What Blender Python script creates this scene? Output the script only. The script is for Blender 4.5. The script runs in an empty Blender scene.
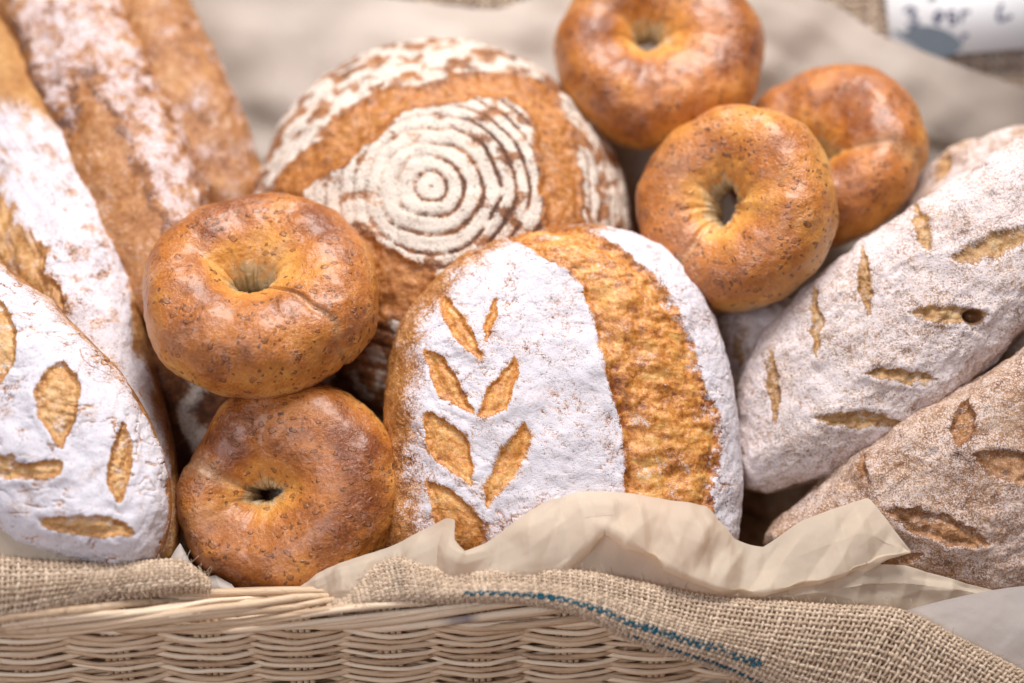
import bpy, math
import numpy as np
from mathutils import Vector, Matrix

# ------------------------------------------------------------------ camera
SC = bpy.context.scene
C = SC.collection
TH, DIST, LENS = math.radians(30), 0.75, 50.0
K = DIST * 36.0 / LENS / 1024.0            # metres per picture unit at the middle of the pile
AX = np.array([1.0, 0, 0])
AU = np.array([0, math.sin(TH), math.cos(TH)])
AN = np.array([0, -math.cos(TH), math.sin(TH)])
BASIS = np.stack([AX, AU, AN], 1)
CAM = AN * DIST
cd = bpy.data.cameras.new('camera')
cam = bpy.data.objects.new('camera', cd)
C.objects.link(cam)
SC.camera = cam
cam.matrix_world = Matrix([[*BASIS[i], CAM[i]] for i in range(3)] + [[0, 0, 0, 1]])
cd.lens, cd.sensor_width = LENS, 36.0
cd.clip_start, cd.clip_end = 0.02, 50
cd.dof.use_dof = True
cd.dof.focus_distance = DIST - 66 * K
cd.dof.aperture_fstop = 1.9

# ------------------------------------------------------------------ light
W = bpy.data.worlds.new('World')
SC.world = W
W.use_nodes = True
bg = W.node_tree.nodes['Background']
bg.inputs[0].default_value = (0.86, 0.85, 1.0, 1)
bg.inputs[1].default_value = 0.12


def area(name, loc, target, size, power, col):
    l = bpy.data.lights.new(name, 'AREA')
    l.shape = 'RECTANGLE'
    l.size, l.size_y = size
    l.energy, l.color = power, col
    o = bpy.data.objects.new(name, l)
    C.objects.link(o)
    o.location = loc
    o.rotation_euler = (Vector(target) - Vector(loc)).to_track_quat('-Z', 'Y').to_euler()
    return o


area('shop_light', (0.1, 0.12, 1.15), (0, 0, 0), (0.7, 0.45), 24, (1.0, 0.968, 0.94))
area('window_light', (-0.6, -1.15, 0.75), (0, 0, 0), (0.7, 0.7), 10, (0.94, 0.94, 1.0))
SC.view_settings.view_transform = 'Standard'
SC.view_settings.look = 'None'
SC.view_settings.exposure = 0.0
SC.view_settings.gamma = 1.0
SC.render.engine = 'CYCLES'
SC.cycles.max_bounces = 6
SC.cycles.use_denoising = True
RNG = np.random.default_rng(7)


# ------------------------------------------------------------------ numeric helpers
def sm(a, b, x):
    t = np.clip((x - a) / (b - a), 0, 1)
    return t * t * (3 - 2 * t)


def _h(ix, iy, iz, seed):
    h = (ix * 374761393 + iy * 668265263 + iz * 2147483647 + seed * 1274126177) & 0xFFFFFFFF
    h = ((h ^ (h >> 13)) * 1274126177) & 0xFFFFFFFF
    h = ((h ^ (h >> 16)) * 2246822519) & 0xFFFFFFFF
    h ^= h >> 13
    return (h & 0xFFFFFF).astype(np.float64) / 0xFFFFFF * 2 - 1


_G = np.array([(1, 1, 0), (-1, 1, 0), (1, -1, 0), (-1, -1, 0), (1, 0, 1), (-1, 0, 1), (1, 0, -1), (-1, 0, -1),
               (0, 1, 1), (0, -1, 1), (0, 1, -1), (0, -1, -1), (1, 1, 0), (-1, 1, 0), (0, -1, 1), (0, -1, -1)], float)
_ROT = np.array(Matrix.Rotation(0.9, 3, (0.4, 0.7, 0.59)))


def vn(p, seed=0):
    f = np.floor(p)
    i = f.astype(np.int64)
    t = p - f
    w = t * t * t * (t * (t * 6 - 15) + 10)
    out = 0
    for dx in (0, 1):
        wx = w[:, 0] if dx else 1 - w[:, 0]
        for dy in (0, 1):
            wy = w[:, 1] if dy else 1 - w[:, 1]
            for dz in (0, 1):
                wz = w[:, 2] if dz else 1 - w[:, 2]
                g = _G[(_h(i[:, 0] + dx, i[:, 1] + dy, i[:, 2] + dz, seed) * 7.99 + 8).astype(int)]
                out = out + wx * wy * wz * ((t - (dx, dy, dz)) * g).sum(1)
    return out * 1.25


def fbm(p, size, octv=3, seed=0):
    """noise in about -1..1 with features about `size` units across"""
    s, a, q, n = 0, 1.0, (p + .37 * size) @ _ROT / (size * .8), 0
    for o in range(octv):
        s = s + a * vn(q, seed + o * 17)
        n += a
        a *= 0.5
        q = (q @ _ROT) * 2.03 + 11.3
    return s / n * 1.9


def spline(pts, n=8, closed=True):
    p = np.asarray(pts, float)
    m = len(p)
    out = []
    rng = range(m) if closed else range(m - 1)
    for i in rng:
        if closed:
            a, b, c, d = p[i - 1], p[i], p[(i + 1) % m], p[(i + 2) % m]
        else:
            a, b, c, d = p[max(i - 1, 0)], p[i], p[i + 1], p[min(i + 2, m - 1)]
        for t in np.arange(n) / n:
            out.append(0.5 * (2 * b + (c - a) * t + (2 * a - 5 * b + 4 * c - d) * t * t + (3 * b - a - 3 * c + d) * t ** 3))
    if not closed:
        out.append(p[-1])
    return np.array(out)


def sdf(q, poly):
    """signed distance to a polygon, negative inside"""
    poly = np.asarray(poly, float)
    d = np.full(len(q), 1e18)
    s = np.ones(len(q))
    m = len(poly)
    for i in range(m):
        a, b = poly[i], poly[i - 1]
        e = b - a
        w = q - a
        t = np.clip((w @ e) / max(e @ e, 1e-9), 0, 1)
        r = w - t[:, None] * e
        d = np.minimum(d, (r * r).sum(1))
        c1 = q[:, 1] >= a[1]
        c2 = q[:, 1] < b[1]
        c3 = e[0] * w[:, 1] > e[1] * w[:, 0]
        s = np.where((c1 & c2 & c3) | (~c1 & ~c2 & ~c3), -s, s)
    return s * np.sqrt(d)


def leaf(p0, p1, w, skew=0.0):
    p0, p1 = np.array(p0, float), np.array(p1, float)
    d = p1 - p0
    n = np.array([-d[1], d[0]]) / np.linalg.norm(d)
    pts = []
    for t in (0, .12, .3, .5, .7, .88, 1):
        pts.append(p0 + d * t + n * w * (math.sin(math.pi * t) ** 0.8 * 0.5 + skew * math.sin(math.pi * t)))
    for t in (.88, .7, .5, .3, .12):
        pts.append(p0 + d * t - n * w * (math.sin(math.pi * t) ** 0.8 * 0.5 - skew * math.sin(math.pi * t)))
    return pts


def P(px, py, n=0.0):
    dep = DIST - n * K
    s = K * dep / DIST
    return CAM - AN * dep + AX * (px - 512) * s + AU * (341.5 - py) * s


def rot(axis, deg):
    return np.array(Matrix.Rotation(math.radians(deg), 3, axis))


class Frame:
    """A thing's own axes: x right, y up, z out of its top face."""
    def __init__(s, px, py, n, up=0, right=0, roll=0):
        s.o = P(px, py, n)
        s.R = BASIS @ rot('X', -up) @ rot('Y', right) @ rot('Z', roll)

    def matrix(s):
        return Matrix([[*s.R[i], s.o[i]] for i in range(3)] + [[0, 0, 0, 1]])

    def flat(s, pts, h=0.0):
        out = []
        for px, py in pts:
            d = P(px, py, 0) - CAM
            dl, cl = s.R.T @ d, s.R.T @ (CAM - s.o)
            t = (h * K - cl[2]) / dl[2]
            out.append((cl + dl * t)[:2] / K)
        return np.array(out)


# ------------------------------------------------------------------ mesh helpers
def mesh_object(name, v, quads, mat, parent=None, attrs=None, smooth=True, tris=None):
    me = bpy.data.meshes.new(name)
    v = np.asarray(v, np.float32)
    quads = np.asarray(quads, np.int32).reshape(-1, 4)
    me.vertices.add(len(v))
    me.vertices.foreach_set('co', v.ravel())
    nt = 0 if tris is None else len(tris)
    me.loops.add(quads.size + nt * 3)
    idx = quads.ravel()
    if nt:
        idx = np.concatenate([idx, np.asarray(tris, np.int32).ravel()])
    me.loops.foreach_set('vertex_index', idx)
    me.polygons.add(len(quads) + nt)
    st = np.arange(len(quads)) * 4
    if nt:
        st = np.concatenate([st, quads.size + np.arange(nt) * 3])
    me.polygons.foreach_set('loop_start', st.astype(np.int32))
    me.update(calc_edges=True)
    me.validate()
    if smooth:
        me.polygons.foreach_set('use_smooth', np.ones(len(me.polygons), bool))
    for k, a in (attrs or {}).items():
        at = me.attributes.new(k, 'FLOAT', 'POINT')
        at.data.foreach_set('value', np.asarray(a, np.float32))
    me.materials.append(mat)
    o = bpy.data.objects.new(name, me)
    C.objects.link(o)
    if parent is not None:
        o.parent = parent
    return o


def tag(o, label, cat, group=None):
    o['label'], o['category'] = label, cat
    if group:
        o['group'] = group
    return o


def grid_quads(a, b, off=0):
    i = np.arange(a * b).reshape(a, b) + off
    return np.stack([i[:-1, :-1], i[1:, :-1], i[1:, 1:], i[:-1, 1:]], -1).reshape(-1, 4)


class Tubes:
    """collects swept tubes into one mesh"""
    def __init__(s):
        s.v, s.f, s.tone, s.mark, s.n = [], [], [], [], 0

    def add(s, pts, rad, ref, k=6, tone=0.0, mark=0.0, flat=1.0, closed=False):
        pts = np.asarray(pts, float)
        m = len(pts)
        rad = np.broadcast_to(np.asarray(rad, float), (m,)).copy()
        ref = np.broadcast_to(np.asarray(ref, float), (m, 3))
        t = np.gradient(pts, axis=0)
        t /= np.linalg.norm(t, axis=1)[:, None] + 1e-12
        b = np.cross(t, ref)
        b /= np.linalg.norm(b, axis=1)[:, None] + 1e-12
        n = np.cross(b, t)
        a = np.arange(k) / k * 2 * math.pi
        ring = pts[:, None] + rad[:, None, None] * (np.cos(a)[None, :, None] * b[:, None] + flat * np.sin(a)[None, :, None] * n[:, None])
        s.v.append(ring.reshape(-1, 3))
        i = np.arange(m * k).reshape(m, k) + s.n
        j = np.roll(i, -1, 1)
        s.f.append(np.stack([i[:-1], j[:-1], j[1:], i[1:]], -1).reshape(-1, 4))
        # end caps as a fan onto a doubled end point
        for e, row in ((0, i[0][::-1]), (m - 1, i[-1])):
            c = s.n + m * k + (0 if e == 0 else 1)
            r2 = np.roll(row, -1)
            s.f.append(np.stack([row, r2, np.full(k, c), np.full(k, c)], -1))
        tt = t[0] * rad[0] * .5, t[-1] * rad[-1] * .5
        s.v.append(np.stack([pts[0] - tt[0], pts[-1] + tt[1]]))
        s.tone.append(np.full(m * k + 2, tone))
        mk = np.broadcast_to(np.asarray(mark, float), (m,))
        s.mark.append(np.concatenate([np.repeat(mk, k), [mk[0], mk[-1]]]))
        s.n += m * k + 2

    def build(s, name, mat, parent=None, origin=None):
        v = np.concatenate(s.v)
        f = np.concatenate(s.f)
        tri = f[:, 2] == f[:, 3]
        if origin is not None:
            v = v - origin
        o = mesh_object(name, v, f[~tri], mat, parent, {'tone': np.concatenate(s.tone), 'mark': np.concatenate(s.mark)}, tris=f[tri][:, :3])
        if origin is not None:
            o.location = origin
        return o


# ------------------------------------------------------------------ materials
class NT:
    def __init__(s, name):
        s.m = bpy.data.materials.new(name)
        s.m.use_nodes = True
        s.t = s.m.node_tree
        s.b = s.t.nodes['Principled BSDF']
        s.out = s.t.nodes['Material Output']
        s.oc = s.t.nodes.new('ShaderNodeTexCoord').outputs['Object']

    def n(s, typ, **kw):
        x = s.t.nodes.new(typ)
        for k, v in kw.items():
            setattr(x, k, v)
        return x

    def link(s, a, b):
        if isinstance(a, (int, float)):
            b.default_value = a
        elif isinstance(a, tuple):
            b.default_value = (*a, 1) if len(a) == 3 else a
        else:
            s.t.links.new(a, b)

    def noise(s, size, detail=2, rough=0.5, dist=0.0, coord=None, stretch=None):
        x = s.n('ShaderNodeTexNoise')
        x.inputs['Scale'].default_value = 1.0 / (size * K)
        x.inputs['Detail'].default_value = detail
        x.inputs['Roughness'].default_value = rough
        x.inputs['Distortion'].default_value = dist
        c = coord or s.oc
        if stretch:
            mp = s.n('ShaderNodeMapping')
            mp.inputs['Scale'].default_value = stretch
            s.link(c, mp.inputs['Vector'])
            c = mp.outputs[0]
        s.link(c, x.inputs['Vector'])
        return x.outputs[0]

    def con(s, a, lo=.28, hi=.72):
        x = s.n('ShaderNodeMapRange')
        s.link(a, x.inputs[0])
        x.inputs[1].default_value, x.inputs[2].default_value = lo, hi
        return x.outputs[0]

    def voro(s, size, feature='F1', out='Distance', rand=1.0, coord=None):
        x = s.n('ShaderNodeTexVoronoi', feature=feature)
        x.inputs['Scale'].default_value = 1.0 / (size * K)
        x.inputs['Randomness'].default_value = rand
        s.link(coord or s.oc, x.inputs['Vector'])
        return x.outputs[out]

    def attr(s, name):
        return s.n('ShaderNodeAttribute', attribute_name=name).outputs['Fac']

    def m2(s, op, a, b=0.0, clamp=False):
        x = s.n('ShaderNodeMath', operation=op, use_clamp=clamp)
        s.link(a, x.inputs[0])
        s.link(b, x.inputs[1])
        return x.outputs[0]

    def mad(s, a, mul, add):
        x = s.n('ShaderNodeMath', operation='MULTIPLY_ADD')
        s.link(a, x.inputs[0])
        s.link(mul, x.inputs[1])
        s.link(add, x.inputs[2])
        return x.outputs[0]

    def step(s, a, lo, hi):
        x = s.n('ShaderNodeMapRange', interpolation_type='SMOOTHSTEP')
        s.link(a, x.inputs[0])
        x.inputs[1].default_value, x.inputs[2].default_value = lo, hi
        return x.outputs[0]

    def mix(s, f, a, b, mode='MIX'):
        x = s.n('ShaderNodeMix', data_type='RGBA', blend_type=mode)
        s.link(f, x.inputs[0])
        s.link(a, x.inputs[6])
        s.link(b, x.inputs[7])
        return x.outputs[2]

    def ramp(s, f, stops):
        x = s.n('ShaderNodeValToRGB')
        e = x.color_ramp.elements
        while len(e) < len(stops):
            e.new(0.5)
        for el, (p, c) in zip(e, stops):
            el.position, el.color = p, (*c, 1)
        s.link(f, x.inputs[0])
        return x.outputs[0]

    def bump(s, h, dist, strength=1.0, prev=None):
        x = s.n('ShaderNodeBump')
        x.inputs['Strength'].default_value = strength
        x.inputs['Distance'].default_value = dist * K
        s.link(h, x.inputs['Height'])
        if prev is not None:
            s.link(prev, x.inputs['Normal'])
        return x.outputs[0]

    def fin(s, col, rough, normal=None, **kw):
        s.link(col, s.b.inputs['Base Color'])
        s.link(rough, s.b.inputs['Roughness'])
        if normal is not None:
            s.link(normal, s.b.inputs['Normal'])
        for k, v in kw.items():
            s.link(v, s.b.inputs[k.replace('_', ' ')])
        return s.m


def bread_mat(name, crust, cut, flour=(0.74, 0.725, 0.785), grain=0.55, fine=2.6, gloss=0.42, calm=.6, blot=1.0):
    t = NT(name)
    big = t.con(t.noise(46, 3, .55))
    mid = t.con(t.noise(11, 4, .6, .6))
    grit = t.con(t.noise(fine, 3, .7))
    dust_sheen = t.con(t.noise(fine * .5, 2, .6))
    dk = t.attr('dark')
    base = t.mad(big, .40, t.mad(mid, .40, t.mad(grit, .22, t.mad(dk, -.5, 0.0))))
    ccol = t.ramp(base, [(0.12, crust[0]), (.42, crust[1]), (.80, crust[2])])
    fin5 = t.con(t.noise(5.5, 3, .6, .8))
    cb = t.mad(mid, .30, t.mad(fin5, .30, t.mad(grit, .26, t.mad(big, .20, t.mad(dk, -.42, 0.0)))))
    kcol = t.ramp(cb, [(0.16, cut[0]), (.48, cut[1]), (.86, cut[2])])
    col = t.mix(t.attr('cut'), ccol, kcol)
    pits = t.step(t.voro(5.0), .30, .10)
    col = t.mix(t.m2('MULTIPLY', pits, .4), col, crust[0])
    f = t.mad(t.m2('SUBTRACT', grit, .5), grain, t.mad(t.m2('SUBTRACT', dust_sheen, .5), grain * .7, t.mad(t.m2('SUBTRACT', mid, .5), grain * .55 * blot, t.attr('flour'))))
    f = t.mad(t.m2('SUBTRACT', big, .5), grain * .35 * blot, f)
    f = t.m2('MULTIPLY', t.step(f, .26, .92), .93)
    fl = t.mix(mid, flour, (flour[0] * .95, flour[1] * .92, flour[2] * .92))
    col = t.mix(f, col, fl)
    rough = t.mad(f, .95 - gloss, t.mad(grit, .16, gloss - .08))
    h = t.m2('MULTIPLY', t.mad(mid, 1.1, t.mad(grit, .6, t.m2('MULTIPLY', dust_sheen, .3))), t.m2('MULTIPLY', t.mad(f, -calm, 1.0), t.mad(t.attr('cut'), -.6, 1.0)))
    nm = t.bump(t.mad(f, .45, h), 1.4, .8)
    return t.fin(col, rough, nm, Specular_IOR_Level=t.mad(f, -.35, .5))


def bagel_mat(name, cols):
    t = NT(name)
    big = t.con(t.noise(60, 3, .55))
    mid = t.con(t.noise(14, 3, .6, .4))
    fin = t.con(t.noise(3.0, 3, .65))
    tone = t.mad(big, .20, t.mad(mid, .16, t.mad(fin, .12, t.mad(t.attr('dark'), .66, .02))))
    col = t.ramp(tone, [(.05, cols[0]), (.33, cols[1]), (.6, cols[2]), (.95, cols[3])])
    # bran flecks under the glaze
    warp = t.n('ShaderNodeVectorMath', operation='ADD')
    nz = t.n('ShaderNodeTexNoise')
    nz.inputs['Scale'].default_value = 1 / (10 * K)
    nz.inputs['Detail'].default_value = 2
    t.link(t.oc, nz.inputs['Vector'])
    sc = t.n('ShaderNodeVectorMath', operation='SCALE')
    t.link(nz.outputs['Color'], sc.inputs[0])
    sc.inputs['Scale'].default_value = 9 * K
    t.link(t.oc, warp.inputs[0])
    t.link(sc.outputs[0], warp.inputs[1])
    wc = warp.outputs[0]
    mp = t.n('ShaderNodeMapping')
    mp.inputs['Scale'].default_value = (1, 1.6, 1)
    mp.inputs['Rotation'].default_value = (.3, .2, .7)
    t.link(wc, mp.inputs['Vector'])
    mq = t.n('ShaderNodeMapping')
    mq.inputs['Scale'].default_value = (1.5, 1, 1)
    mq.inputs['Rotation'].default_value = (.1, .4, -.5)
    t.link(wc, mq.inputs['Vector'])
    d1, c1 = t.voro(13, coord=mp.outputs[0]), t.voro(13, out='Color', coord=mp.outputs[0])
    d2, c2 = t.voro(6.5, coord=mq.outputs[0]), t.voro(6.5, out='Color', coord=mq.outputs[0])
    rad1 = t.mad(c1, .50, -.05)
    fl1 = t.step(t.m2('SUBTRACT', rad1, d1), 0.0, .10)
    ring1 = t.m2('MULTIPLY', fl1, t.step(t.m2('SUBTRACT', rad1, d1), .16, .04))
    rad2 = t.mad(t.m2('POWER', c2, 1.5), .64, -.07)
    fl2 = t.step(t.m2('SUBTRACT', rad2, d2), 0.0, .08)
    dens = t.step(t.noise(40, 2), .38, .58)
    fl2 = t.m2('MULTIPLY', fl2, t.mad(dens, .75, .25))
    col = t.mix(t.m2('MULTIPLY', fl1, .6), col, (.25, .085, .024))
    col = t.mix(t.m2('MULTIPLY', ring1, .7), col, (.10, .032, .012))
    col = t.mix(t.m2('MULTIPLY', fl2, .8), col, (.11, .038, .014))
    col = t.mix(t.attr('pale'), col, t.ramp(mid, [(.3, (.50, .36, .19)), (.7, (.66, .53, .34))]))
    painted_sheen = t.step(t.mad(t.con(t.noise(24, 4, .65)), .6, t.mad(fin, .4, t.attr('dust_sheen'))), .62, 1.0)  # pinkish sheen of the highlights, painted into the crust colour
    col = t.mix(t.m2('MULTIPLY', painted_sheen, .22), col, (.74, .48, .38))
    h = t.mad(mid, .75, t.mad(fin, .62, t.mad(fl1, 1.0, t.m2('MULTIPLY', fl2, .7))))
    nm = t.bump(h, 1.3, .7)
    return t.fin(col, t.mad(fin, .24, .27), nm, Specular_IOR_Level=.5, Coat_Weight=t.mad(t.attr('pale'), -.30, .30), Coat_Roughness=.29)


def paper_mat(name, col, trans=.35):
    t = NT(name)
    big = t.noise(50, 3)
    fib = t.noise(3, 3, .6, stretch=(1, .35, 1))
    c = t.mix(big, col, tuple(x * .88 for x in col))
    c = t.mix(t.m2('MULTIPLY', fib, .25), c, tuple(x * .72 for x in col))
    nm = t.bump(t.mad(fib, .5, t.noise(14, 3)), .8, .3)
    t.fin(c, .62, nm, Specular_IOR_Level=.3)
    tr = t.n('ShaderNodeBsdfTranslucent')
    t.link(c, tr.inputs[0])
    mx = t.n('ShaderNodeMixShader')
    mx.inputs[0].default_value = trans
    t.link(t.b.outputs[0], mx.inputs[1])
    t.link(tr.outputs[0], mx.inputs[2])
    t.link(mx.outputs[0], t.out.inputs[0])
    return t.m


def jute_mat(name, a, b, blue=(.018, .095, .14)):
    t = NT(name)
    f = t.noise(2.2, 3, .7)
    v = t.m2('ADD', t.m2('MULTIPLY', f, .6), t.m2('MULTIPLY', t.attr('tone'), .5))
    c = t.ramp(v, [(.15, b), (.75, a)])
    mk = t.step(t.mad(t.m2('SUBTRACT', f, .5), .9, t.attr('mark')), .4, .65)
    c = t.mix(mk, c, blue)
    return t.fin(c, .9, t.bump(f, 1.2, .7), Specular_IOR_Level=.15)


def cane_mat(name):
    t = NT(name)
    st = t.noise(5, 3, .6, stretch=(.08, 1, 1))
    fi = t.noise(1.6, 2, .6, stretch=(.12, 1, 1))
    v = t.mad(st, .5, t.mad(t.attr('tone'), .55, t.mad(fi, .25, -.12)))
    c = t.ramp(v, [(.08, (.22, .12, .07)), (.3, (.57, .40, .255)), (.6, (.74, .575, .415)), (.95, (.88, .75, .575))])
    spot = t.step(t.noise(18, 4, .65, .5), .66, .76)
    c = t.mix(t.m2('MULTIPLY', spot, .5), c, (.25, .13, .08))
    c = t.mix(t.attr('mark'), c, (.05, .045, .10))
    return t.fin(c, t.mad(fi, .25, .36), t.bump(t.mad(st, 1.0, fi), .7, .6), Specular_IOR_Level=.4)


def plain_mat(name, a, b, size, rough):
    t = NT(name)
    n = t.noise(size, 4, .6)
    return t.fin(t.mix(n, a, b), rough, t.bump(n, 1, .3))


GOLD = ((.14, .040, .009), (.40, .155, .036), (.60, .29, .085))
M_WHEAT = bread_mat('wheat_crust', GOLD, ((.20, .052, .010), (.56, .215, .040), (.80, .46, .145)), grain=.55, gloss=.28)
M_BAG = bread_mat('baguette_crust', ((.17, .055, .013), (.44, .19, .055), (.62, .34, .12)), ((.27, .10, .025), (.55, .28, .095), (.74, .50, .25)), flour=(.72, .715, .785), grain=.55)
M_BAG2 = bread_mat('dusty_baguette_crust', ((.14, .045, .012), (.38, .15, .042), (.56, .29, .10)), ((.17, .052, .012), (.38, .15, .042), (.57, .30, .115)), flour=(.70, .64, .68), grain=.8)
M_BOULE = bread_mat('boule_crust', ((.10, .030, .009), (.33, .120, .032), (.52, .23, .07)), ((.15, .042, .009), (.42, .155, .034), (.60, .28, .085)), flour=(.74, .68, .60), grain=.45)
M_OLIVE = bread_mat('olive_loaf_crust', ((.19, .085, .04), (.43, .255, .145), (.58, .40, .26)), ((.20, .085, .025), (.46, .25, .09), (.56, .40, .20)), flour=(.77, .70, .71), grain=.75, calm=.45, blot=.6)
M_RYE = bread_mat('rye_crust', ((.14, .055, .022), (.32, .158, .07), (.46, .275, .145)), ((.13, .045, .014), (.33, .145, .048), (.48, .27, .11)), flour=(.66, .575, .545), grain=.95, fine=2.2, blot=.45)
BC = ((.21, .054, .010), (.46, .152, .026), (.66, .285, .060), (.80, .47, .16))
M_BAGEL = bagel_mat('bagel_glaze', BC)
M_PAPER = paper_mat('parchment', (.90, .765, .61), .5)
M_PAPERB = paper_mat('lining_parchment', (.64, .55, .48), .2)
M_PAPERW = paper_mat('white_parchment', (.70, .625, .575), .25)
M_JUTE = jute_mat('jute', (.64, .50, .375), (.32, .215, .14))
M_CANE = cane_mat('peeled_cane')


# ------------------------------------------------------------------ loaves
class Loaf:
    """domed loaf over a closed outline; local x,y in the plane of its rim, z up through its crown"""
    def __init__(s, frame, outline, H, Hb, e=0.85, eb=.8):
        s.F, s.H, s.Hb, s.e, s.eb = frame, H, Hb, e, eb
        o = spline(frame.flat(outline), 10)
        s.c = np.zeros(2)
        ang = np.arctan2(o[:, 1], o[:, 0])
        r = np.hypot(o[:, 0], o[:, 1])
        k = np.argsort(ang)
        ang, r = ang[k], r[k]
        tt = np.linspace(-math.pi, math.pi, 721)
        rr = np.interp(tt, ang, r, period=2 * math.pi)
        ker = np.hanning(19)
        ker /= ker.sum()
        rr = np.convolve(np.concatenate([rr[-19:-1], rr, rr[1:19]]), ker, 'same')[18:-18]
        s.tt, s.rr = tt, rr

    def R(s, th):
        return np.interp(th, s.tt, s.rr)

    def zat(s, xy):
        rho = np.hypot(xy[:, 0], xy[:, 1]) / s.R(np.arctan2(xy[:, 1], xy[:, 0]))
        sn = np.clip(rho, 0, 1) ** (1 / s.e)
        return s.H * np.sqrt(np.clip(1 - sn * sn, 0, 1)) ** s.e

    def on(s, pts):
        """picture outline of a marking -> the loaf's own x,y where it lies on the crust"""
        out = []
        for p in pts:
            h = s.H * .7
            for _ in range(12):
                q = s.F.flat([p], h)
                h = .5 * h + .5 * float(s.zat(q)[0])
            out.append(q[0])
        return np.array(out)

    def sheet(s, n, top):
        g = np.linspace(-1, 1, n + 1)
        a, b = np.meshgrid(g, g, indexing='ij')
        a, b = a.ravel(), b.ravel()
        big = np.abs(a) > np.abs(b)
        with np.errstate(divide='ignore', invalid='ignore'):
            r = np.where(big, a, b)
            ph = np.where(big, math.pi / 4 * b / a, math.pi / 2 - math.pi / 4 * a / b)
        ph = np.nan_to_num(ph)
        x0, y0 = r * np.cos(ph), r * np.sin(ph)
        rad = np.clip(np.hypot(x0, y0), 0, 1)
        th = np.arctan2(y0, x0)
        sa = rad * math.pi / 2
        e = s.e if top else s.eb
        rho = np.sin(sa) ** e * s.R(th)
        z = np.maximum(np.cos(sa), 0) ** e * (s.H if top else -s.Hb)
        return np.stack([rho * np.cos(th), rho * np.sin(th), z], 1), rad

    def build(s, name, mat, n=240, design=None, lump=2.0, lump_size=45, seed=1):
        n -= n % 2
        v, rad = s.sheet(n, True)
        G = v.reshape(n + 1, n + 1, 3)
        nr = np.cross(np.gradient(G, axis=0), np.gradient(G, axis=1)).reshape(-1, 3)
        nr /= np.linalg.norm(nr, axis=1)[:, None] + 1e-9
        nr[nr[:, 2] < -.05] *= -1
        edge = rad > .999
        nr[edge, 2] = 0
        nr /= np.linalg.norm(nr, axis=1)[:, None] + 1e-9
        A = {'flour': np.zeros(len(v)), 'cut': np.zeros(len(v)), 'dark': np.zeros(len(v))}
        d = lump * fbm(v, lump_size, 3, seed) + .45 * fbm(v, 9, 3, seed + 50)
        if design:
            dd = design(v, rad, A)
            d = d + dd
        v2 = v + nr * d[:, None]
        m = n // 2
        w, radb = s.sheet(m, False)
        w = w + (lump * fbm(w, lump_size, 3, seed))[:, None] * np.array([0, 0, -1.0]) * (1 - radb[:, None])
        T = v2.reshape(n + 1, n + 1, 3)[::2, ::2]
        Wg = w.reshape(m + 1, m + 1, 3)
        Wg[0], Wg[-1], Wg[:, 0], Wg[:, -1] = T[0], T[-1], T[:, 0], T[:, -1]
        w = Wg.reshape(-1, 3)
        qt = grid_quads(n + 1, n + 1)
        qb = grid_quads(m + 1, m + 1, len(v2))[:, ::-1]
        # make sure the top faces outwards
        V = np.concatenate([v2, w]) * K
        a, b, c = V[qt[len(qt) // 2][0]], V[qt[len(qt) // 2][1]], V[qt[len(qt) // 2][2]]
        if np.cross(b - a, c - a)[2] < 0:
            qt, qb = qt[:, ::-1], qb[:, ::-1]
        nb = len(w)
        At = {k: np.concatenate([x, np.full(nb, .1 if k == 'flour' else .2 if k == 'dark' else 0)]) for k, x in A.items()}
        o = mesh_object(name, V, np.concatenate([qt, qb]), mat, attrs=At)
        o.matrix_world = s.F.matrix()
        return o


def warp(v, size, amt, seed):
    return v[:, :2] + np.stack([fbm(v, size, 3, seed), fbm(v, size, 3, seed + 5)], 1) * amt


def cracks(v, size, width, seed, stretch=(1, 1, 1)):
    n = fbm(v * np.array(stretch), size, 3, seed)
    gate = sm(-.15, .25, fbm(v, size * 1.3, 2, seed + 9))
    return (1 - sm(0, width, np.abs(n))) * gate


def leaf_cuts(q, polys, lip=1.6, depth=4.0):
    sd = np.full(len(q), 1e9)
    for p in polys:
        sd = np.minimum(sd, sdf(q, p))
    m = sm(1.2, -1.6, sd)
    d = -depth * sm(0.5, -4.5, sd) + depth * .55 * sm(-4, -11, sd) + lip * np.exp(-((sd - 3) / 4) ** 2)
    return sd, m, d


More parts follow.
